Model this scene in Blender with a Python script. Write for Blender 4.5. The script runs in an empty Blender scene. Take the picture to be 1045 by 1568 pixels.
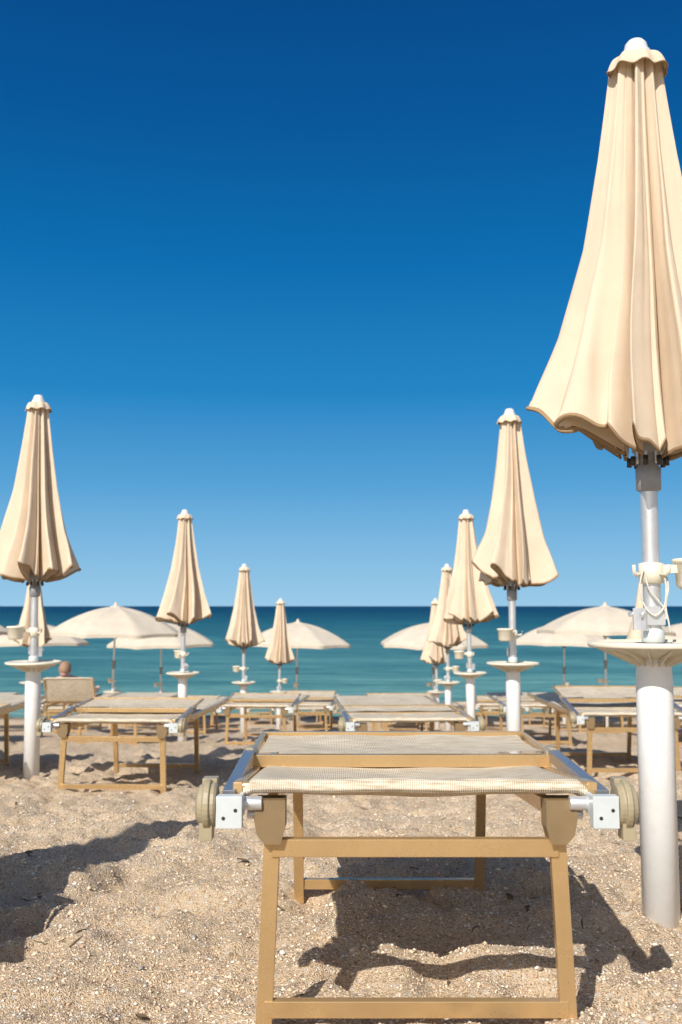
import bpy, math, random
import numpy as np
from mathutils import Vector, Matrix, noise, Quaternion
random.seed(7); rng=np.random.default_rng(7)
S=bpy.context.scene
COL=S.collection
S.view_settings.view_transform='Standard'; S.view_settings.look='None'; S.view_settings.exposure=0

# ------------------------------------------------------------ node helpers
def newmat(name):
    m=bpy.data.materials.new(name); m.use_nodes=True
    nt=m.node_tree; b=nt.nodes['Principled BSDF']
    return m,nt,b
def N(nt,t,**kw):
    n=nt.nodes.new(t)
    for k,v in kw.items():
        if k in n.inputs: n.inputs[k].default_value=v
        else: setattr(n,k,v)
    return n
def ramp(nt,stops,interp='LINEAR'):
    r=nt.nodes.new('ShaderNodeValToRGB'); cr=r.color_ramp; cr.interpolation=interp
    while len(cr.elements)<len(stops): cr.elements.new(0.5)
    for e,(p,c) in zip(cr.elements,stops):
        e.position=p; e.color=(c[0],c[1],c[2],1)
    return r
def mix(nt,a,b,fac,blend='MIX'):
    m=nt.nodes.new('ShaderNodeMix'); m.data_type='RGBA'; m.blend_type=blend
    for s,v in ((m.inputs[0],fac),(m.inputs[6],a),(m.inputs[7],b)):
        if isinstance(v,bpy.types.NodeSocket): nt.links.new(v,s)
        elif isinstance(v,(int,float)): s.default_value=v
        else: s.default_value=(*v,1)
    return m.outputs[2]
def math_(nt,op,a,b=0.0,clamp=False):
    m=nt.nodes.new('ShaderNodeMath'); m.operation=op; m.use_clamp=clamp
    for s,v in ((m.inputs[0],a),(m.inputs[1],b)):
        if isinstance(v,bpy.types.NodeSocket): nt.links.new(v,s)
        else: s.default_value=v
    return m.outputs[0]

def dirty(name,col,rough=.5,metal=0.0,var=.12,scale=14,bump=.0,bscale=200,spec=.5,dirt=None,dirtamt=.3):
    m,nt,b=newmat(name)
    tc=N(nt,'ShaderNodeTexCoord'); 
    n=N(nt,'ShaderNodeTexNoise',Scale=scale,Detail=6.0,Roughness=.65); nt.links.new(tc.outputs['Object'],n.inputs['Vector'])
    c2=tuple(x*(1-var*2) for x in col); c1=tuple(min(1,x*(1+var)) for x in col)
    r=ramp(nt,[(.3,c2),(.7,c1)]); nt.links.new(n.outputs[0],r.inputs[0]); out=r.outputs[0]
    if dirt:
        n2=N(nt,'ShaderNodeTexNoise',Scale=scale*2.7,Detail=8.0,Roughness=.75); nt.links.new(tc.outputs['Object'],n2.inputs['Vector'])
        rr=ramp(nt,[(.5,(0,0,0)),(.72,(1,1,1))]); nt.links.new(n2.outputs[0],rr.inputs[0])
        f=math_(nt,'MULTIPLY',rr.outputs[0],dirtamt); out=mix(nt,out,dirt,f)
    nt.links.new(out,b.inputs['Base Color'])
    b.inputs['Roughness'].default_value=rough; b.inputs['Metallic'].default_value=metal
    b.inputs['Specular IOR Level'].default_value=spec
    rr2=math_(nt,'MULTIPLY_ADD',n.outputs[0],.16); 
    rr2.node.inputs[2].default_value=rough-.08; nt.links.new(rr2,b.inputs['Roughness'])
    if bump:
        n3=N(nt,'ShaderNodeTexNoise',Scale=bscale,Detail=3.0); nt.links.new(tc.outputs['Object'],n3.inputs['Vector'])
        bp=N(nt,'ShaderNodeBump',Strength=bump,Distance=.002); nt.links.new(n3.outputs[0],bp.inputs['Height']); nt.links.new(bp.outputs[0],b.inputs['Normal'])
    return m

def fabric(name,col,transl,wscale,wbump,stripes=False):
    m,nt,b=newmat(name)
    tc=N(nt,'ShaderNodeTexCoord')
    n=N(nt,'ShaderNodeTexNoise',Scale=5.0,Detail=6.0,Roughness=.6); nt.links.new(tc.outputs['Object'],n.inputs['Vector'])
    r=ramp(nt,[(.3,tuple(x*.86 for x in col)),(.7,col)]); nt.links.new(n.outputs[0],r.inputs[0])
    out=r.outputs[0]
    wx=N(nt,'ShaderNodeTexWave',Scale=wscale,Distortion=.6); wx.bands_direction='X'; wx.inputs['Detail Scale'].default_value=2
    wy=N(nt,'ShaderNodeTexWave',Scale=wscale*.8,Distortion=.6); wy.bands_direction='Y' if stripes else 'Z'
    for w in (wx,wy): nt.links.new(tc.outputs['Object'],w.inputs['Vector'])
    h=math_(nt,'ADD',wx.outputs['Fac'],wy.outputs['Fac'])
    if stripes:
        f=math_(nt,'MULTIPLY',h,.5)
        rr=ramp(nt,[(.1,(.50,.42,.32)),(.5,(1,1,1))]); nt.links.new(f,rr.inputs[0])
        out=mix(nt,out,rr.outputs[0],.75,'MULTIPLY')
        mp=N(nt,'ShaderNodeMapping'); mp.inputs['Scale'].default_value=(18,160,160); nt.links.new(tc.outputs['Object'],mp.inputs['Vector'])
        ns=N(nt,'ShaderNodeTexNoise',Scale=1.0,Detail=3.0); nt.links.new(mp.outputs[0],ns.inputs['Vector'])
        r3=ramp(nt,[(.38,(.62,.55,.45)),(.55,(1,1,1))]); nt.links.new(ns.outputs[0],r3.inputs[0]); out=mix(nt,out,r3.outputs[0],.7,'MULTIPLY')
    nt.links.new(out,b.inputs['Base Color']); b.inputs['Roughness'].default_value=.85; b.inputs['Specular IOR Level'].default_value=.15
    n3=N(nt,'ShaderNodeTexNoise',Scale=28.0,Detail=4.0); nt.links.new(tc.outputs['Object'],n3.inputs['Vector'])
    h2=math_(nt,'MULTIPLY',n3.outputs[0],2.5 if not stripes else .3); hh=math_(nt,'ADD',h,h2)
    bp=N(nt,'ShaderNodeBump',Strength=wbump,Distance=.0015); nt.links.new(hh,bp.inputs['Height']); nt.links.new(bp.outputs[0],b.inputs['Normal'])
    if transl:
        t=N(nt,'ShaderNodeBsdfTranslucent'); t.inputs['Color'].default_value=(col[0]*.95,col[1]*.78,col[2]*.5,1)
        ms=N(nt,'ShaderNodeMixShader'); ms.inputs[0].default_value=transl
        nt.links.new(b.outputs[0],ms.inputs[1]); nt.links.new(t.outputs[0],ms.inputs[2])
        nt.links.new(ms.outputs[0],nt.nodes['Material Output'].inputs['Surface'])
    return m

M_canvas=fabric('umbrella_canvas',(.83,.685,.52),.08,260,.35)
M_trim=fabric('hem_trim',(.38,.26,.15),.05,260,.25)
M_canvas_open=fabric('open_umbrella_canvas',(.72,.64,.52),.12,260,.2)
M_sling=fabric('sling_weave',(.88,.79,.64),.06,75,.7,True)
M_white=dirty('white_plastic',(.86,.86,.85),.4,0,.02,9,.2,90,.4,(.62,.54,.44),.18)
M_tray=dirty('cream_plastic',(.80,.73,.58),.45,0,.04,12,.1,120)
M_steel=dirty('galvanised_steel',(.74,.75,.77),.38,.7,.05,20)
M_gold=dirty('champagne_aluminium',(.66,.44,.21),.27,.6,.035,7,0,200,.6,(.80,.66,.42),.10)
M_arm=dirty('polished_aluminium',(.34,.34,.36),.30,.65,.04,16)
M_brown=dirty('brown_plastic',(.24,.165,.085),.4,0,.06,20)
M_beige=dirty('beige_plastic',(.37,.31,.20),.42,0,.06,20)
M_grey=dirty('pale_plastic',(.58,.62,.62),.4,0,.04,20)
M_cap=dirty('cap_plastic',(.66,.67,.66),.4,0,.05,20)
M_dark=dirty('dark_metal',(.06,.055,.05),.45,.5,.1,20)
M_rope=dirty('rope_fibre',(.66,.63,.56),.9,0,.1,80)
M_collar=dirty('grey_plastic_collar',(.30,.31,.32),.45,0,.1,20)

# ------------------------------------------------------------ mesh builder
class MB:
    def __init__(s): s.v=[];s.f=[];s.mi=[];s.sm=[];s.mats=[]
    def mat(s,m):
        if m not in s.mats: s.mats.append(m)
        return s.mats.index(m)
    def add(s,vs,fs,m,smooth=False):
        o=len(s.v); k=s.mat(m); s.v+= [tuple(v) for v in vs]
        for f in fs: s.f.append(tuple(i+o for i in f)); s.mi.append(k); s.sm.append(smooth)
    def box(s,c,d,m,rot=None):
        vs=[]
        for x in(-.5,.5):
            for y in(-.5,.5):
                for z in(-.5,.5):
                    p=Vector((x*d[0],y*d[1],z*d[2]))
                    if rot is not None: p=rot@p
                    vs.append(p+Vector(c))
        s.add(vs,[(0,1,3,2),(4,6,7,5),(0,4,5,1),(2,3,7,6),(0,2,6,4),(1,5,7,3)],m)
    def bar(s,a,b,w,h,m,side=Vector((1,0,0))):
        a=Vector(a);b=Vector(b);d=(b-a).normalized(); sd=(side-d*side.dot(d)).normalized(); up=sd.cross(d)
        vs=[p+sd*(i*w/2)+up*(j*h/2) for p in(a,b) for i,j in((-1,-1),(1,-1),(1,1),(-1,1))]
        s.add(vs,[(3,2,1,0),(4,5,6,7),(0,1,5,4),(1,2,6,5),(2,3,7,6),(3,0,4,7)],m)
    def tube(s,pts,r,m,n=12,caps=True):
        pts=[Vector(p) for p in pts]; rr=r if isinstance(r,(list,tuple)) else [r]*len(pts)
        vs=[];fs=[]
        up=Vector((0,0,1))
        for i,p in enumerate(pts):
            d=(pts[min(i+1,len(pts)-1)]-pts[max(i-1,0)]).normalized()
            a=up if abs(d.z)<.95 else Vector((0,1,0))
            x=d.cross(a).normalized(); y=x.cross(d)
            for k in range(n):
                t=2*math.pi*k/n; vs.append(p+(x*math.cos(t)+y*math.sin(t))*rr[i])
        for i in range(len(pts)-1):
            for k in range(n):
                a=i*n+k;b=i*n+(k+1)%n; fs.append((a,a+n,b+n,b))
        s.add(vs,fs,m,True)
        if caps:
            o=len(s.v)-len(vs); k=s.mat(m)
            s.f.append(tuple(o+i for i in range(n))); s.mi.append(k); s.sm.append(False)
            s.f.append(tuple(o+len(vs)-1-i for i in range(n))); s.mi.append(k); s.sm.append(False)
    def lathe(s,prof,m,n=40,c=(0,0,0),axis='Z',smooth=True):
        vs=[];fs=[]
        for r,z in prof:
            for k in range(n):
                t=2*math.pi*k/n
                p=(r*math.cos(t),r*math.sin(t),z) if axis=='Z' else (z,r*math.cos(t),r*math.sin(t))
                vs.append((p[0]+c[0],p[1]+c[1],p[2]+c[2]))
        for i in range(len(prof)-1):
            for k in range(n):
                a=i*n+k;b=i*n+(k+1)%n; fs.append((a,b,b+n,a+n))
        s.add(vs,fs,m,smooth)
    def grid(s,P,m,wrap=False,smooth=True):
        R=len(P);C=len(P[0]); vs=[p for row in P for p in row]; fs=[]
        for i in range(R-1):
            for j in range(C if wrap else C-1):
                j2=(j+1)%C; fs.append((i*C+j,i*C+j2,(i+1)*C+j2,(i+1)*C+j))
        s.add(vs,fs,m,smooth)
    def mesh(s,name):
        me=bpy.data.meshes.new(name); me.from_pydata(s.v,[],s.f)
        for m in s.mats: me.materials.append(m)
        me.polygons.foreach_set('material_index',s.mi); me.polygons.foreach_set('use_smooth',s.sm)
        me.update(); return me
def obj(name,me,loc=(0,0,0),rz=0,sc=1,rx=0):
    o=bpy.data.objects.new(name,me); COL.objects.link(o); o.location=loc; o.rotation_euler=(rx,0,rz); o.scale=(sc,sc,sc); return o
def bake(me,mods):
    o=bpy.data.objects.new('tmp_bake',me); COL.objects.link(o)
    for t,kw in mods:
        md=o.modifiers.new('m',t)
        for k,v in kw.items(): setattr(md,k,v)
    dg=bpy.context.evaluated_depsgraph_get(); dg.update()
    r=bpy.data.meshes.new_from_object(o.evaluated_get(dg)); 
    bpy.data.objects.remove(o); return r

# ------------------------------------------------------------ terrain
PY=[-400,-60,0,1.94,2.7,6.45,10.45,14.5,18.5,22.5,25.5,27.5,32,60,200]
PZ=[1.5,.6,.06,.03,0,-.26,-.59,-.99,-1.46,-1.83,-1.98,-2.06,-2.4,-3.5,-6]
SEA=-1.99
def gz(y): return float(np.interp(y,PY,PZ))
xs=list(np.arange(-3.4,3.4,.016)); st=.03
while xs[-1]<3000: xs.append(xs[-1]+st); st*=1.22
left=[];st=.03;x=xs[0]
while x>-3000: x-=st; left.append(x); st*=1.22
xs=np.array(left[::-1]+xs)
ys=list(np.arange(1.0,7.5,.015)); st=.025
while ys[-1]<34: ys.append(ys[-1]+min(st,.35)); st*=1.06
ys+= [45,80,200]
low=[];st=.05;y=ys[0]
while y>-300: y-=st; low.append(y); st*=1.3
ys=np.array(low[::-1]+ys)
X,Y=np.meshgrid(xs,ys)
ypad=sum(np.interp(Y+s,PY,PZ) for s in (-1.5,-.75,0,.75,1.5))/5
near=(np.abs(X)<25)&(Y>-6)&(Y<30)
H=np.zeros_like(X)
idx=np.argwhere(near)
nz=noise.noise
for i,j in idx:
    x=X[i,j];y=Y[i,j]
    v=nz(Vector((x*.55,y*.55,3)))*.04+nz(Vector((x*2.3,y*2.3,7)))*.048
    if abs(x)<7 and y<14: 
        a=nz(Vector((x*6.5,y*6.5,1)))
        v+=(a-.6*abs(a))*.050+nz(Vector((x*17,y*17,1)))*.017
        if y<8 : v+=nz(Vector((x*45,y*45,5)))*.008
    H[i,j]=v
fp=rng.uniform([-4.2,1.4],[4.2,12],(440,2))
for (fx,fy) in fp:
    a=rng.normal(0,.8); m=(np.abs(X-fx)<.5)&(np.abs(Y-fy)<.5)
    dx=X[m]-fx;dy=Y[m]-fy; u=(dx*math.cos(a)+dy*math.sin(a))/.06; w=(-dx*math.sin(a)+dy*math.cos(a))/.13
    q=u*u+w*w; dd=rng.uniform(.014,.036)
    H[m]+= -dd*np.exp(-q)+dd*.5*np.exp(-(np.sqrt(q)-1.5)**2*3)
Z=ypad+H
def hz(x,y):
    x=np.atleast_1d(x);y=np.atleast_1d(y)
    i=np.clip(np.searchsorted(xs,x)-1,0,len(xs)-2); j=np.clip(np.searchsorted(ys,y)-1,0,len(ys)-2)
    u=(x-xs[i])/(xs[i+1]-xs[i]); v=(y-ys[j])/(ys[j+1]-ys[j])
    return (Z[j,i]*(1-u)+Z[j,i+1]*u)*(1-v)+(Z[j+1,i]*(1-u)+Z[j+1,i+1]*u)*v
def fastmesh(name,V,F,k):
    me=bpy.data.meshes.new(name); nf=len(F)
    me.vertices.add(len(V)); me.vertices.foreach_set('co',V.astype(np.float32).ravel())
    me.loops.add(nf*k); me.loops.foreach_set('vertex_index',F.astype(np.int32).ravel())
    me.polygons.add(nf); me.polygons.foreach_set('loop_start',np.arange(0,nf*k,k,dtype=np.int32))
    me.update(calc_edges=True); me.validate(); return me
nx=len(xs);ny=len(ys)
V=np.stack([X,Y,Z],-1).reshape(-1,3)
I,J=np.meshgrid(np.arange(nx-1),np.arange(ny-1)); a=(J*nx+I).ravel()
F=np.stack([a,a+1,a+1+nx,a+nx],-1)
me=fastmesh('sand_beach',V,F,4); me.polygons.foreach_set('use_smooth',[True]*len(F))
m,nt,b=newmat('sand')
tc=N(nt,'ShaderNodeTexCoord')
def tex(t,**kw):
    n=N(nt,t,**kw); nt.links.new(tc.outputs['Object'],n.inputs['Vector']); return n
n1=tex('ShaderNodeTexNoise',Scale=2.2,Detail=8.0,Roughness=.6)
v1=tex('ShaderNodeTexVoronoi',Scale=300.0); v2=tex('ShaderNodeTexVoronoi',Scale=120.0)
base=ramp(nt,[(.3,(.76,.59,.41)),(.7,(.87,.70,.505))]); nt.links.new(n1.outputs[0],base.inputs[0])
sep=N(nt,'ShaderNodeSeparateColor'); nt.links.new(v1.outputs['Color'],sep.inputs[0])
g1=ramp(nt,[(0,(.30,.23,.17)),(.2,(.82,.76,.68)),(.6,(1,.97,.93)),(.85,(1,1,1)),(1,(1,1,1))]); nt.links.new(sep.outputs[0],g1.inputs[0])
c=mix(nt,base.outputs[0],g1.outputs[0],.78,'MULTIPLY')
sep2=N(nt,'ShaderNodeSeparateColor'); nt.links.new(v2.outputs['Color'],sep2.inputs[0])
g2=ramp(nt,[(0,(.22,.18,.14)),(.1,(.9,.85,.8)),(.5,(1,1,1)),(1,(1,1,1))]); nt.links.new(sep2.outputs[1],g2.inputs[0])
c=mix(nt,c,g2.outputs[0],.55,'MULTIPLY')
gl=ramp(nt,[(.90,(0,0,0)),(.94,(1,1,1))]); nt.links.new(sep2.outputs[0],gl.inputs[0])
c=mix(nt,c,(.85,.80,.72),math_(nt,'MULTIPLY',gl.outputs[0],.6))
sp=N(nt,'ShaderNodeSeparateXYZ'); nt.links.new(tc.outputs['Object'],sp.inputs[0])
wet=N(nt,'ShaderNodeMapRange'); wet.inputs[1].default_value=24.0; wet.inputs[2].default_value=25.4; nt.links.new(sp.outputs[1],wet.inputs[0])
c=mix(nt,c,(.20,.15,.10),wet.outputs[0])
nt.links.new(c,b.inputs['Base Color']); b.inputs['Roughness'].default_value=.9; b.inputs['Specular IOR Level'].default_value=.2
n3=tex('ShaderNodeTexNoise',Scale=90.0,Detail=6.0,Roughness=.75)
hgt=math_(nt,'MULTIPLY',v1.outputs['Distance'],-1.1); hgt2=math_(nt,'MULTIPLY_ADD',n3.outputs[0],1.9); nt.links.new(hgt,hgt2.node.inputs[2])
bp=N(nt,'ShaderNodeBump',Strength=.95,Distance=.0055); nt.links.new(hgt2,bp.inputs['Height']); nt.links.new(bp.outputs[0],b.inputs['Normal'])
me.materials.append(m); obj('sand_beach',me)

def grit(n,y0,y1,smin,smax,power):
    y=y0+(y1-y0)*rng.random(n)**power
    x=(rng.random(n)*2-1)*(y*.40+.35)
    s=smin+(smax-smin)*rng.random(n)**4
    z=hz(x,y)
    octv=np.array([[1,0,0],[-1,0,0],[0,1,0],[0,-1,0],[0,0,1],[0,0,-1]],float)
    octf=np.array([[0,2,4],[2,1,4],[1,3,4],[3,0,4],[2,0,5],[1,2,5],[3,1,5],[0,3,5]])
    P=octv[None]*(1+rng.uniform(-.35,.35,(n,6,1)))+rng.uniform(-.3,.3,(n,6,3))
    P*=s[:,None,None]*np.stack([rng.uniform(.7,1.3,n),rng.uniform(.7,1.3,n),rng.uniform(.35,.8,n)],-1)[:,None,:]
    an=rng.random(n)*6.28; ca,sa=np.cos(an)[:,None],np.sin(an)[:,None]
    Q=np.stack([P[...,0]*ca-P[...,1]*sa,P[...,0]*sa+P[...,1]*ca,P[...,2]],-1)
    Q+=np.stack([x,y,z+s*.15],-1)[:,None,:]
    F=(octf[None]+np.arange(n)[:,None,None]*6).reshape(-1,3)
    pal=np.array([[.83,.66,.47],[.76,.58,.41],[.86,.78,.65],[.88,.84,.76],[.42,.29,.20],[.34,.32,.30],[.70,.46,.32],[.68,.52,.37]])
    ci=rng.choice(8,n,p=[.28,.23,.14,.07,.07,.04,.05,.12]); C=pal[ci]*rng.uniform(.87,1.08,(n,1))
    return Q.reshape(-1,3),F,np.repeat(C,6,0)
A=[grit(115000,1.35,4.8,.0015,.0053,1.4),grit(8500,1.35,7,.003,.010,1.2)]
V=np.concatenate([a[0] for a in A]); F=np.concatenate([A[0][1],A[1][1]+len(A[0][0])]); C=np.concatenate([a[2] for a in A])
me=fastmesh('shell_grit',V,F,3)
ca=me.color_attributes.new('Col','FLOAT_COLOR','POINT'); ca.data.foreach_set('color',np.concatenate([C,np.ones((len(C),1))],1).astype(np.float32).ravel())
m,nt,b=newmat('grit'); at=N(nt,'ShaderNodeVertexColor'); at.layer_name='Col'; nt.links.new(at.outputs[0],b.inputs['Base Color']); b.inputs['Roughness'].default_value=.7
me.materials.append(m); obj('shell_grit',me)

M_twig=dirty('dry_seaweed',(.16,.11,.06),.8,0,.2,40)
mb=MB()
for k in range(140):
    y=1.5+5.5*random.random()**1.2; x=random.uniform(-.42,.42)*y; a=random.uniform(0,3.14); L=random.uniform(.015,.06); r=random.uniform(.001,.0028)
    pts=[]
    for i in range(5):
        t=i/4-.5; px=x+math.cos(a)*L*t+random.uniform(-.003,.003); py=y+math.sin(a)*L*t+random.uniform(-.003,.003)
        pts.append((px,py,float(hz(px,py)[0])+.002))
    mb.tube(pts,[r*.5,r,r*1.1,r,r*.4],M_twig,5)
    if k%4==0:
        w=random.uniform(.006,.014)
        mb.grid([[ (x+math.cos(a)*L*t-math.sin(a)*w*s*(1-4*t*t), y+math.sin(a)*L*t+math.cos(a)*w*s*(1-4*t*t), float(hz(x,y)[0])+.007+.004*abs(s)) for s in(-1,0,1)] for t in(-.5,-.25,0,.25,.5)],M_twig)
obj('dry_seaweed_bits',mb.mesh('dry_seaweed_bits'))

# ------------------------------------------------------------ sea
m,nt,b=newmat('sea_water')
tc=N(nt,'ShaderNodeTexCoord'); sp=N(nt,'ShaderNodeSeparateXYZ'); nt.links.new(tc.outputs['Object'],sp.inputs[0])
v=math_(nt,'DIVIDE',27.0,sp.outputs[1])
r=ramp(nt,[(0,(.001,.036,.088)),(.05,(.004,.066,.125)),(.16,(.028,.165,.21)),(.3,(.075,.26,.285)),(.55,(.135,.35,.345)),(.9,(.20,.43,.39)),(1,(.26,.45,.38))]); nt.links.new(v,r.inputs[0])
def snoise(sx,sy,lo,hi,c0,det=7.0):
    mp=N(nt,'ShaderNodeMapping'); mp.inputs['Scale'].default_value=(sx,sy,1); nt.links.new(tc.outputs['Object'],mp.inputs['Vector'])
    n=N(nt,'ShaderNodeTexNoise',Scale=1.0,Detail=det,Roughness=.65); nt.links.new(mp.outputs[0],n.inputs['Vector'])
    rr=ramp(nt,[(lo,c0),(hi,(1,1,1))]); nt.links.new(n.outputs[0],rr.inputs[0]); return rr.outputs[0]
c=mix(nt,r.outputs[0],snoise(.25,1.2,.38,.56,(.45,.60,.66)),.9,'MULTIPLY')
c=mix(nt,c,snoise(.05,.16,.40,.56,(.48,.66,.73)),.9,'MULTIPLY')
c=mix(nt,c,snoise(.004,.012,.38,.6,(.66,.80,.88),4.0),.8,'MULTIPLY')
nt.links.new(c,b.inputs['Base Color']); b.inputs['Roughness'].default_value=.4; b.inputs['Specular IOR Level'].default_value=.06
mp2=N(nt,'ShaderNodeMapping'); mp2.inputs['Scale'].default_value=(.35,1.3,1); nt.links.new(tc.outputs['Object'],mp2.inputs['Vector'])
n2=N(nt,'ShaderNodeTexNoise',Scale=1.0,Detail=7.0,Roughness=.65); nt.links.new(mp2.outputs[0],n2.inputs['Vector'])
bp=N(nt,'ShaderNodeBump',Strength=1.0,Distance=.7); nt.links.new(n2.outputs[0],bp.inputs['Height']); nt.links.new(bp.outputs[0],b.inputs['Normal'])
mb=MB(); mb.add([(-30000,23,SEA),(30000,23,SEA),(30000,30000,SEA),(-30000,30000,SEA)],[(0,1,2,3)],m); obj('sea',mb.mesh('sea'))

# ------------------------------------------------------------ umbrellas
def pole_parts(mb,cup_ang,detail=False):
    mb.lathe([(.001,-.15),(.048,-.15),(.048,.60),(.046,.63),(.046,.655),(.051,.66),(.051,.69)],M_white,40)
    mb.lathe([(.045,.658),(.075,.668),(.150,.688),(.168,.690),(.172,.694),(.172,.704),(.166,.706),(.162,.700),(.03,.700)],M_tray,56)
    for k in range(16):
        a=2*math.pi*k/16; r=Matrix.Rotation(a,3,'Z')
        mb.add([r@Vector(p) for p in[(.048,-.002,.657),(.155,-.002,.688),(.048,-.002,.640),(.048,.002,.657),(.155,.002,.688),(.048,.002,.640)]],[(0,1,2),(3,5,4),(0,3,4,1),(1,4,5,2),(2,5,3,0)],M_tray)
    mb.lathe([(.0235,.69),(.0235,1.14)],M_steel,28)
    mb.lathe([(.0235,.70),(.030,.705),(.030,.735),(.0235,.74)],M_grey,28)
    for a in (cup_ang+math.pi, cup_ang+math.pi+.9):
        r=Matrix.Rotation(a,3,'Z'); c=r@Vector((.036,0,.765)); mb.box(c,(.03,.012,.06),M_steel,r)
        mb.tube([r@Vector((.03,0,.79)),r@Vector((.062,0,.775))],.006,M_steel,8)
    mb.box((0,-.027,.775),(.05,.01,.05),M_steel)
    mb.lathe([(.0235,.86),(.033,.862),(.033,.915),(.0235,.917)],M_tray,28)
    for k in range(4):
        a=cup_ang+.6+k*math.pi/2; r=Matrix.Rotation(a,3,'Z')
        mb.tube([r@Vector(p) for p in[(.03,0,.885),(.055,0,.885),(.062,0,.892),(.064,0,.910)]],.005,M_tray,8)
    r=Matrix.Rotation(cup_ang,3,'Z')
    mb.box(r@Vector((.048,0,.90)),(.05,.03,.022),M_tray,r)
    c=r@Vector((.112,0,0))
    mb.lathe([(.001,.845),(.036,.845),(.046,.855),(.050,.915),(.056,.918),(.056,.926),(.050,.928),(.044,.925),(.040,.86),(.001,.86)],M_tray,30,(c.x,c.y,0))
    mb.lathe([(.0235,1.11),(.033,1.115),(.034,1.175),(.028,1.18),(.028,1.215),(.042,1.22),(.042,1.26),(.020,1.27)],M_collar,28)
    mb.lathe([(.019,1.2),(.019,2.34)],M_steel,20)

def sm(a,b,x): 
    x=min(1,max(0,(x-a)/(b-a))); return x*x*(3-2*x)
def closed_umbrella(seed,hi=False):
    R_=random.Random(seed); mb=MB(); pole_parts(mb,R_.uniform(-.4,.2) if not hi else -.10)
    NG=8; M=44 if hi else 28; T=80 if hi else 40
    amp=[R_.uniform(.82,1.06) for _ in range(NG)]; lean=[R_.uniform(-.9,-.1) for _ in range(NG)]
    c3=[R_.uniform(0,6.28) for _ in range(NG)]; rise=[R_.uniform(.03,.12) for _ in range(NG)]
    pk=[R_.uniform(.16,.34) for _ in range(NG)]; a2=[R_.uniform(.02,.16) for _ in range(NG)]; vl=[R_.uniform(.36,.56) for _ in range(NG)]
    off=R_.uniform(0,6.28)
    if hi: 
        off=2.72; amp=[1.04,.95,.86,.84,.98,.9,.96,.94]; lean=[-.15,-.6,-.35,-.8,-.4,-.7,-.4,-.5]
        rise=[.155,.11,.035,.02,.07,.09,.10,.12]
    zt=2.335; L=1.135
    P=[]
    for i in range(T+1):
        t=i/T
        Ro=np.interp(t,[0,.12,.25,.5,.77,.93,1],[.070,.088,.108,.154,.228,.288,.312]); ri=np.interp(t,[0,.15,.5,.85,1],[.034,.032,.040,.050,.056])
        row=[]
        for g in range(NG):
            p=pk[g]; mv=p+(1-p)*.42
            cu=[-.12,0,p-.06,p,p+.08,mv,mv+.12,.90,1,1.12]
            cr_=[.25,.04,.88,1,.90,vl[g],vl[g]+a2[g],.18,.04,.9]
            gn=(g+1)%NG
            for k in range(M):
                u=k/M
                wd=.024
                lf=sum(np.interp(u+d,cu,cr_) for d in(-wd,-wd/2,0,wd/2,wd))/5
                cr=math.sin(2*math.pi*(u*3.0)+c3[g]+t)*.04
                tuck=1-(.16 if rise[g]<.06 else 0)*sm(.72,1,t)
                rr=ri+(Ro*amp[g]*tuck-ri)*lf*(1+cr)
                sw=lean[g]*.55*lf*(.35+.75*t)
                th=off+2*math.pi*(g+u)/NG+sw+.10*math.sin(t*3.1+c3[g])*t
                x=rr*math.cos(th);y=rr*math.sin(th)
                ww=nz(Vector((x*10,y*10,t*1.7+seed)))*.022*t+nz(Vector((u*9+g*5,seed,t*1.4)))*.010*(.3+t)
                x+=ww*math.cos(th*1.3+t);y+=ww*math.sin(th*1.3+t)
                rs=rise[g]*(1-u)+.5*(rise[g]+rise[gn])*u
                z=zt-L*t*(1-rs*lf*t)-.026*t**4*math.sin(2*math.pi*u*1.5+c3[g])*lf+.012*t**3*math.sin(2*math.pi*u*4+c3[g]*3)*lf
                row.append((x,y,z))
        P.append(row)
    mb.grid(P,M_canvas,True)
    n=len(P[-1]); ring=P[-1]
    rows=[]
    for q in range(7):
        a=2*math.pi*q/6
        rows.append([(p[0]*(1+.005*math.cos(a)/.2),p[1]*(1+.005*math.cos(a)/.2),p[2]+.007*math.sin(a)) for p in ring])
    mb.grid(rows,M_trim,True)
    st_=T-max(2,int(T*.03))
    mb.grid([[(p[0]*1.006,p[1]*1.006,p[2]) for p in P[i]] for i in(st_,T)],M_canvas,True)
    fl=[]
    for i in range(7):
        t=i/6; fl.append([((.034+(.046+.005*math.sin(8*a+1)+.004*math.sin(3*a+seed))*t**.7)*math.cos(a),(.034+(.046+.005*math.sin(8*a+1)+.004*math.sin(3*a+seed))*t**.7)*math.sin(a),2.356-.010*t-.042*t**3+.005*t*math.sin(8*a+2)) for a in [2*math.pi*k/64 for k in range(64)]])
    mb.grid(fl,M_canvas,True)
    rows=[]
    for q in range(7):
        a=2*math.pi*q/6
        rows.append([(p[0]*(1+.003*math.cos(a)/.08),p[1]*(1+.003*math.cos(a)/.08),p[2]+.003*math.sin(a)) for p in fl[-1]])
    mb.grid(rows,M_trim,True)
    mb.lathe([(.040,2.338),(.043,2.354),(.040,2.368),(.034,2.374),(.030,2.392),(.022,2.402),(.001,2.404)],M_cap,32)
    for g in range(NG):
        th=off+2*math.pi*g/NG
        ps=[((.034)*math.cos(th),.034*math.sin(th),z) for z in(2.3,1.8,1.4,1.20,1.185)]
        mb.tube(ps,.0045,M_steel,6)
        mb.tube([(.048*math.cos(th),.048*math.sin(th),1.205),(.05*math.cos(th),.05*math.sin(th),1.18)],.007,M_dark,8)
    return mb.mesh('closed_beach_umbrella')
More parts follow.
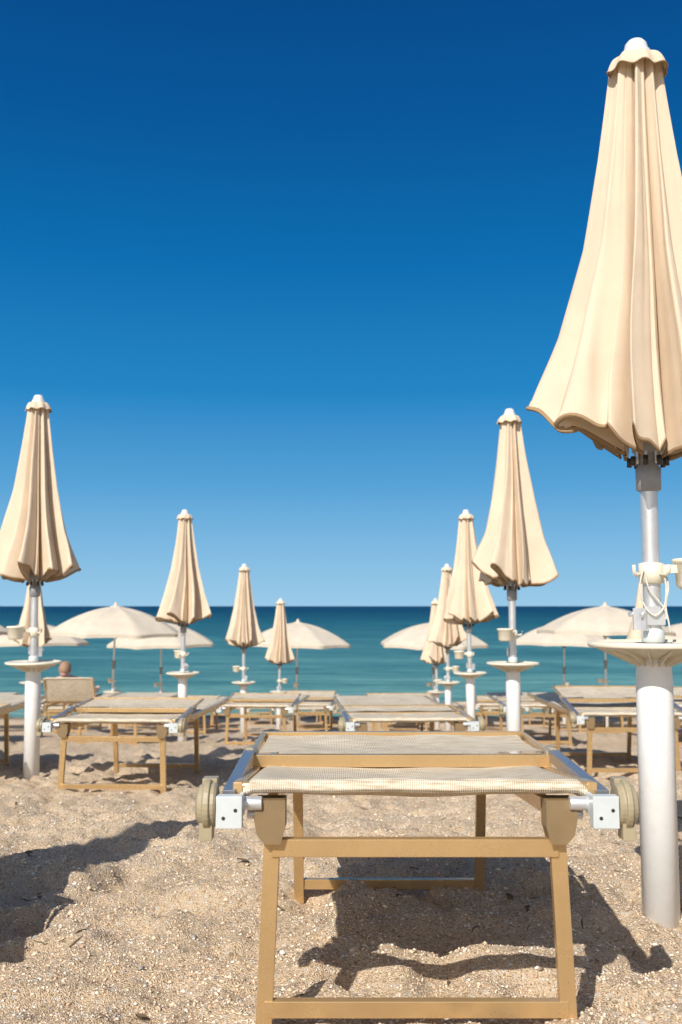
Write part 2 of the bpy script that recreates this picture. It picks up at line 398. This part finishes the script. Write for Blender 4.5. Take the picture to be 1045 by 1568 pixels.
def open_umbrella():
    mb=MB(); pole_parts(mb,.3)
    NG=8;M=10;T=16;P=[];R0=1.24;HH=.47
    for i in range(T+1):
        t=i/T;row=[]
        for g in range(NG):
            for k in range(M):
                u=k/M; a=2*math.pi*(g+u)/NG+.2
                s=math.sin(math.pi*u)
                chord=math.cos(math.pi/NG)/math.cos(math.pi/NG*(2*u-1))
                r=R0*t*(1-(1-chord)*.9)*(1-.02*s*t*t)
                z=2.26-HH*(.25*t+.75*t**2.1)-.03*s*t*(1-t)*2+.015*s*t**3
                row.append((r*math.cos(a),r*math.sin(a),z))
        P.append(row)
    mb.grid(P,M_canvas_open,True)
    V_=[[(p[0],p[1],p[2]) for p in P[-1]],[(p[0]*1.0,p[1]*1.0,p[2]-.06) for p in P[-1]]]
    mb.grid(V_,M_canvas_open,True)
    for g in range(NG):
        a=2*math.pi*g/NG+.2
        pts=[(R0*t*math.cos(a),R0*t*math.sin(a),2.25-HH*(.25*t+.75*t**2.1)) for t in(.02,.25,.5,.75,1)]
        mb.tube(pts,.005,M_steel,6); mb.tube([(.03*math.cos(a),.03*math.sin(a),1.75),(.5*math.cos(a),.5*math.sin(a),2.12)],.005,M_steel,6)
    mb.lathe([(.12,2.235),(.085,2.262),(.04,2.272),(.034,2.30),(.022,2.325),(.001,2.33)],M_canvas_open,24)
    mb.lathe([(.019,2.25),(.024,1.68),(.04,1.69),(.04,1.77),(.024,1.78)],M_collar,20)
    return mb.mesh('open_beach_umbrella')
hero=closed_umbrella(3,True)
var=[closed_umbrella(s) for s in(11,12,13,14)]
op=open_umbrella()
h0=obj('closed_beach_umbrella',hero,(.84,2.70,gz(2.7)))
closed=[(-1.93,6.33),(1.13,6.62),(-1.64,10.45),(1.35,10.45),(-1.40,14.5),(1.54,14.5),(4.42,14.5),(-4.45,14.5),(-1.14,18.5),(1.76,18.5),(-1.74,1.70),(-4.9,6.4),(4.1,6.6),(-4.7,10.4),(4.3,10.5)]
for i,(x,y) in enumerate(closed):
    o=obj('closed_beach_umbrella',var[i%4],(x,y,gz(y)),random.uniform(0,6.28)); o.rotation_euler[0]=random.uniform(-.012,.012); o.rotation_euler[1]=random.uniform(-.012,.012)
for (x,y) in [(-4.2,18.5),(4.85,18.5),(-1.0,22.4),(-4.0,22.4),(-6.9,22.5),(2.05,22.4),(4.95,22.4),(7.8,22.4),(-7.4,18.5),(7.9,18.5)]:
    o=obj('open_beach_umbrella',op,(x,y,gz(y)),random.uniform(0,6.28)); o.rotation_euler[0]=random.uniform(-.03,.03); o.rotation_euler[1]=random.uniform(-.03,.03)
mb=MB()
def ropepath(pts,r=.0026):
    out=[];n=len(pts)
    P=[Vector(p) for p in pts]
    for i in range(n-1):
        p0=P[max(i-1,0)];p1=P[i];p2=P[i+1];p3=P[min(i+2,n-1)]
        for k in range(8):
            t=k/8; out.append(.5*((2*p1)+(-p0+p2)*t+(2*p0-5*p1+4*p2-p3)*t*t+(-p0+3*p1-3*p2+p3)*t**3))
    out.append(P[-1]); mb.tube(out,r,M_rope,8)
ropepath([(-.030,-.030,.900),(-.040,-.028,.85),(-.030,-.035,.80),(-.005,-.04,.775),(.02,-.040,.80),(.028,-.036,.85),(.022,-.036,.885)])
ropepath([(.03,-.03,.895),(.034,-.034,.85),(.024,-.040,.80),(.03,-.04,.76),(.036,-.036,.73)])
ropepath([(-.026,-.032,.895),(-.020,-.036,.85),(.004,-.040,.815),(.022,-.038,.79),(.026,-.036,.765)])
ro=obj('rope',mb.mesh('rope')); ro.parent=h0

# ------------------------------------------------------------ loungers
def lounger(L=1.85,drop=.04,raised=False,backleg=1.06,tilt=0.0):
    mb=MB(); HW=.325; ZT=.430
    def zs(y): return ZT-drop*max(0,y)/L - .0
    split=.62 if not raised else .32
    def surf(ya,yb,za,zb,th=.0135,over=.0):
        NX=36;NY=24;P=[]
        loop=[]
        for k in range(NY+1):
            t=k/NY; loop.append((ya+(yb-ya)*t, za+(zb-za)*t+th,t))
        for k in range(1,8): a=math.pi*k/8; loop.append((yb+math.sin(a)*th, zb+math.cos(a)*th,1))
        for k in range(NY+1):
            t=1-k/NY; loop.append((ya+(yb-ya)*t, za+(zb-za)*t-th,t))
        for k in range(1,9): a=math.pi*k/8; loop.append((ya-math.sin(a)*th, za-math.cos(a)*th,0))
        for (yy,zz,t) in loop:
            row=[]
            for i in range(NX+1):
                u=i/NX*2-1
                sag=.020*(1-u*u)*math.sin(math.pi*min(1,max(0,t)))**.7+.0014*math.sin(u*9+t*3)*(1-u*u)
                sag+=.011*max(0,(abs(u)-.93)/.07)**2*(1 if zz>min(za,zb) else -.6)
                row.append((u*HW,yy,zz-sag))
            P.append(row)
        mb.grid(P,M_sling,False)
        mb.tube([(-HW-.012,ya,za),(HW+.012,ya,za)],.010,M_gold,10)
        mb.tube([(-HW-.012,yb,zb),(HW+.012,yb,zb)],.010,M_gold,10)
        for s in(-1,1): mb.bar((s*(HW+.010),ya-.012,za-.006),(s*(HW+.010),yb+.012,zb-.006),.018,.030,M_gold)
    if raised: surf(.14,split,zs(split)+.36,zs(split)+.01)
    else: surf(0,.44,zs(0),zs(.44)-.010)
    surf(split-.15 if not raised else split+.05,L,zs(split)-.014,zs(L)-.014)
    for s in(-1,1):
        mb.bar((s*.285,-.01,.375),(s*.285,L-.05,.375-drop),.022,.030,M_gold)
    for s in(-1,1):
        mb.bar((s*.268,.012,.39),(s*.284,0,-.03),.030,.022,M_gold)
        mb.bar((s*.265,backleg-.06,.375-drop*.55),(s*.262,backleg,-.09),.028,.022,M_gold)
        prof=[(-.026,.0),(.026,.0),(.030,-.03),(.024,-.062),(.010,-.078),(-.018,-.078),(-.026,-.05)]
        vs=[(s*(.272+px),yy,.406+pz) for yy in(-.022,.032) for px,pz in prof]; n=len(prof)
        fs=[tuple(range(n)),tuple(range(2*n-1,n-1,-1))]+[(i,(i+1)%n,(i+1)%n+n,i+n) for i in range(n)]
        mb.add(vs,fs,M_brown)
        mb.lathe([(.001,-.012),(.009,-.012),(.009,.012),(.001,.012)],M_steel,12,(s*.305,0,.378),axis='X')
    mb.bar((-.270,.006,.316),(.270,.006,.316),.024,.033,M_gold,Vector((0,1,0)))
    mb.bar((-.282,.0,.026),(.282,.0,.026),.022,.030,M_gold,Vector((0,1,0)))
    mb.bar((-.262,backleg,-.035),(.262,backleg,-.035),.022,.028,M_gold,Vector((0,1,0)))
    mb.bar((-.262,backleg-.055,.33-drop*.5),(.262,backleg-.055,.33-drop*.5),.022,.028,M_gold,Vector((0,1,0)))
    T_=lambda y,z:(z+tilt*(y+.025))
    for s in(-1,1):
        mb.bar((s*.350,-.025,.414),(s*.352,.44,T_(.44,.426)),.024,.026,M_arm)
        mb.tube([(s*.352,.42,T_(.42,.426)),(s*.352,.47,T_(.47,.426))],.017,M_beige,10)
        mb.box((s*.345,-.055,.394),(.048,.026,.058),M_grey)
        mb.box((s*.325,-.030,.402),(.008,.034,.040),M_grey)
        c=(s*.388,-.035,.402); q=s
        mb.lathe([(.001,-.018*q),(.036,-.018*q),(.040,-.014*q),(.040,-.007*q),(.046,-.006*q),(.046,.004*q),(.039,.007*q),(.036,.015*q),(.025,.020*q),(.001,.022*q)],M_beige,28,c,axis='X',smooth=False)
        mb.box((s*.388,-.045,.358),(.024,.036,.032),M_beige)
        mb.box((s*.386,-.010,.438),(.028,.032,.020),M_beige)
        mb.lathe([(.001,-.03),(.013,-.03),(.013,.03),(.001,.03)],M_steel,14,(s*.318,-.02,.402),axis='X')
        cc=(s*.345-.010,-.0685,.384)
        for (dx,dz) in((0,0),(.022,.014)):
            n=10; vv=[(cc[0]+dx+.0035*math.cos(6.283*k/n),-.0688,cc[2]+dz+.0035*math.sin(6.283*k/n)) for k in range(n)]
            mb.add(vv,[tuple(range(n))],M_dark)
    if not raised:
        mb.bar((-.345,.42,T_(.42,.414)),(.345,.42,T_(.42,.414)),.022,.028,M_gold,Vector((0,1,0)))
        mb.bar((-.345,.79,T_(.79,.424)),(.345,.79,T_(.79,.424)),.022,.020,M_gold,Vector((0,1,0)))
        for s in(-1,1): mb.bar((s*.347,.46,T_(.46,.425)),(s*.347,.78,T_(.78,.426)),.014,.014,M_gold)
        P=[[(u*.332,.438+.34*t,T_(.438+.34*t,.432-.006*t-.010*math.sin(math.pi*t)*(1-u*u*.4)+.002*math.sin(u*8+t*5))) for u in np.linspace(-1,1,24)] for t in np.linspace(0,1,10)]
        mb.grid(P,M_sling,False)
    me=mb.mesh('beach_lounger')
    return bake(me,[('BEVEL',dict(width=.0035,segments=3,limit_method='ANGLE',angle_limit=.9))])
l_near=lounger(1.25,.09); l_up=lounger(1.85,.03,True)
l_std=[lounger(1.80,.03),lounger(1.75,.05,tilt=.07),lounger(1.82,.02,tilt=.16)]
def put(me,x,y,rz=0,sz=1): 
    o=obj('beach_lounger',me,(x,y,gz(y)),rz); o.scale[2]=sz; return o
put(l_near,.14,1.93,0)
put(l_near,1.62,2.0,0); put(l_near,-1.36,1.62,0)
row=[(-1.24,5.5),(.39,5.62),(1.86,6.45),(-2.5,5.9),(3.2,6.2),(-3.9,5.7),
(-2.35,9.7),(-.88,9.5),(.60,9.75),(1.88,10.0),(3.35,9.7),(-3.9,9.7),
(-2.05,13.6),(-.42,12.9),(.85,13.7),(2.2,13.8),(3.5,13.2),(5.0,13.7),(-5.2,13.9),
(-3.4,17.6),(-1.9,17.6),(-.4,17.7),(1.0,17.6),(2.5,17.7),(4.1,17.6),(5.5,17.6),(-5.0,17.7),
(-4.7,21.4),(-3.2,21.4),(-1.7,21.5),(-.2,21.4),(1.3,21.4),(2.8,21.5),(4.2,21.4),(5.7,21.4),(-6.2,21.4)]
for i,(x,y) in enumerate(row): put(l_std[[1,0,2,0,1,2,0,1][i%8]],x+random.uniform(-.08,.08)*(y>7),y+random.uniform(-.25,.25)*(y>9),random.uniform(-.07,.07)*(1 if y<7 else 2.4),.87)
rl=put(l_up,-3.74,13.7,.03,.92)

# ------------------------------------------------------------ reclining person
M_skin=dirty('skin',(.70,.42,.33),.5,0,.06,8); M_hair=dirty('hair',(.36,.22,.14),.7,0,.2,60); M_swim=dirty('swimwear',(.55,.12,.12),.8,0,.1,20)
J=[((0,.90,.50),.12),((0,.76,.56),.11),((0,.62,.64),.13),((0,.52,.72),.10),((0,.46,.77),.052),((0,.42,.81),.05),
((-.18,.55,.71),.058),((-.25,.70,.59),.042),((-.22,.88,.52),.034),((-.20,.97,.50),.03),
((.18,.55,.71),.058),((.25,.70,.59),.042),((.22,.88,.52),.034),((.20,.97,.50),.03),
((-.10,.96,.49),.088),((-.13,1.34,.60),.062),((-.12,1.70,.46),.040),((-.12,1.76,.50),.03),
((.10,.96,.49),.088),((.13,1.36,.49),.062),((.13,1.74,.47),.040),((.13,1.80,.52),.03)]
E=[(0,1),(1,2),(2,3),(3,4),(4,5),(3,6),(6,7),(7,8),(8,9),(3,10),(10,11),(11,12),(12,13),(0,14),(14,15),(15,16),(16,17),(0,18),(18,19),(19,20),(20,21)]
me=bpy.data.meshes.new('body'); me.from_pydata([j[0] for j in J],E,[]); 
o=bpy.data.objects.new('tmp',me); COL.objects.link(o); o.modifiers.new('s','SKIN')
for i,j in enumerate(J): me.skin_vertices[0].data[i].radius=(j[1],j[1])
me.skin_vertices[0].data[0].use_root=True
sb=o.modifiers.new('b','SUBSURF'); sb.levels=2
dg=bpy.context.evaluated_depsgraph_get(); dg.update(); body=bpy.data.meshes.new_from_object(o.evaluated_get(dg)); bpy.data.objects.remove(o)
body.materials.clear(); body.materials.append(M_skin); body.materials.append(M_swim)
for p in body.polygons:
    p.use_smooth=True
    if .82<p.center.y<1.05 and abs(p.center.x)<.2 and p.center.z<.64: p.material_index=1
per=bpy.data.objects.new('reclining_person',None); COL.objects.link(per); per.location=Vector(rl.location)+Vector((-.12,0,0)); per.scale=(1,1,.93)
bo=obj('body',body); bo.parent=per
mb=MB()
P=[];Hp=[]
HC=(.37,.88)
for i in range(17):
    f=math.pi*i/16
    P.append([(.076*math.sin(f)*math.cos(a),HC[0]+.095*math.sin(f)*math.sin(a)+(.018 if (abs(f-1.75)<.2 and abs(a-1.57)<.2) else 0),HC[1]+.118*math.cos(f)) for a in [2*math.pi*k/24 for k in range(24)]])
mb.grid(P,M_skin,True)
for i in range(10):
    f=math.pi*i/16
    Hp.append([(.084*math.sin(f)*math.cos(a),HC[0]-.012+.10*math.sin(f)*math.sin(a),HC[1]+.01+.122*math.cos(f)+(.0 if math.sin(a)<.2 else .045*(i/9))) for a in [2*math.pi*k/24 for k in range(24)]])
mb.grid(Hp,M_hair,True)
for s in(-1,1):
    mb.lathe([(.001,-.01),(.018,-.006),(.02,.004),(.001,.01)],M_skin,10,(s*.080,HC[0]+.01,HC[1]-.01),axis='X')
    mb.lathe([(.001,-.008),(.009,-.004),(.009,.004),(.001,.008)],M_dark,8,(s*.03,HC[0]+.088,HC[1]+.01),axis='X')
hd=obj('head',mb.mesh('head')); hd.parent=per

# ------------------------------------------------------------ light
el=math.radians(40); az=math.radians(203)
to=Vector((math.sin(az)*math.cos(el),math.cos(az)*math.cos(el),math.sin(el)))
sun=bpy.data.lights.new('sun','SUN'); sun.energy=5.0; sun.angle=math.radians(.5); sun.color=(1,.955,.88)
so=bpy.data.objects.new('sun',sun); COL.objects.link(so); so.rotation_euler=to.to_track_quat('Z','Y').to_euler(); so.location=(0,0,30)
w=bpy.data.worlds.new('World'); S.world=w; w.use_nodes=True; nt=w.node_tree; bg=nt.nodes['Background']; bg.inputs[1].default_value=.1
sky=N(nt,'ShaderNodeTexSky'); sky.sky_type='NISHITA'; sky.sun_disc=False; sky.sun_elevation=el; sky.sun_rotation=az; sky.air_density=1.0; sky.dust_density=1.0; sky.ozone_density=1
tc=N(nt,'ShaderNodeTexCoord'); sp=N(nt,'ShaderNodeSeparateXYZ'); nt.links.new(tc.outputs['Generated'],sp.inputs[0])
K=10
st=[(0,(.33,.60,.82)),(.05,(.22,.50,.77)),(.12,(.09,.36,.68)),(.21,(.014,.235,.56)),(.33,(.001,.155,.44)),(.45,(.0005,.095,.32)),(.56,(.0005,.065,.25)),(1,(.0005,.04,.18))]
r=ramp(nt,[(p,c) for p,c in st]); nt.links.new(sp.outputs[2],r.inputs[0])
vm=N(nt,'ShaderNodeVectorMath',operation='SCALE'); nt.links.new(r.outputs[0],vm.inputs[0]); vm.inputs['Scale'].default_value=K
mr=N(nt,'ShaderNodeMapRange'); mr.interpolation_type='SMOOTHSTEP'; mr.inputs[1].default_value=-.1; mr.inputs[2].default_value=.6; mr.inputs[3].default_value=.0; mr.inputs[4].default_value=.98
nt.links.new(sp.outputs[1],mr.inputs[0])
cc=mix(nt,sky.outputs[0],vm.outputs[0],mr.outputs[0]); nt.links.new(cc,bg.inputs[0])

# ------------------------------------------------------------ camera
cam=bpy.data.cameras.new('camera'); co=bpy.data.objects.new('camera',cam); COL.objects.link(co)
co.location=(0,0,.8); co.rotation_euler=(math.radians(95.4),0,0)
cam.sensor_fit='VERTICAL'; cam.sensor_height=36; cam.lens=35; cam.clip_end=60000; cam.clip_start=.05
cam.dof.use_dof=True; cam.dof.focus_distance=2.35; cam.dof.aperture_fstop=6.3
S.camera=co
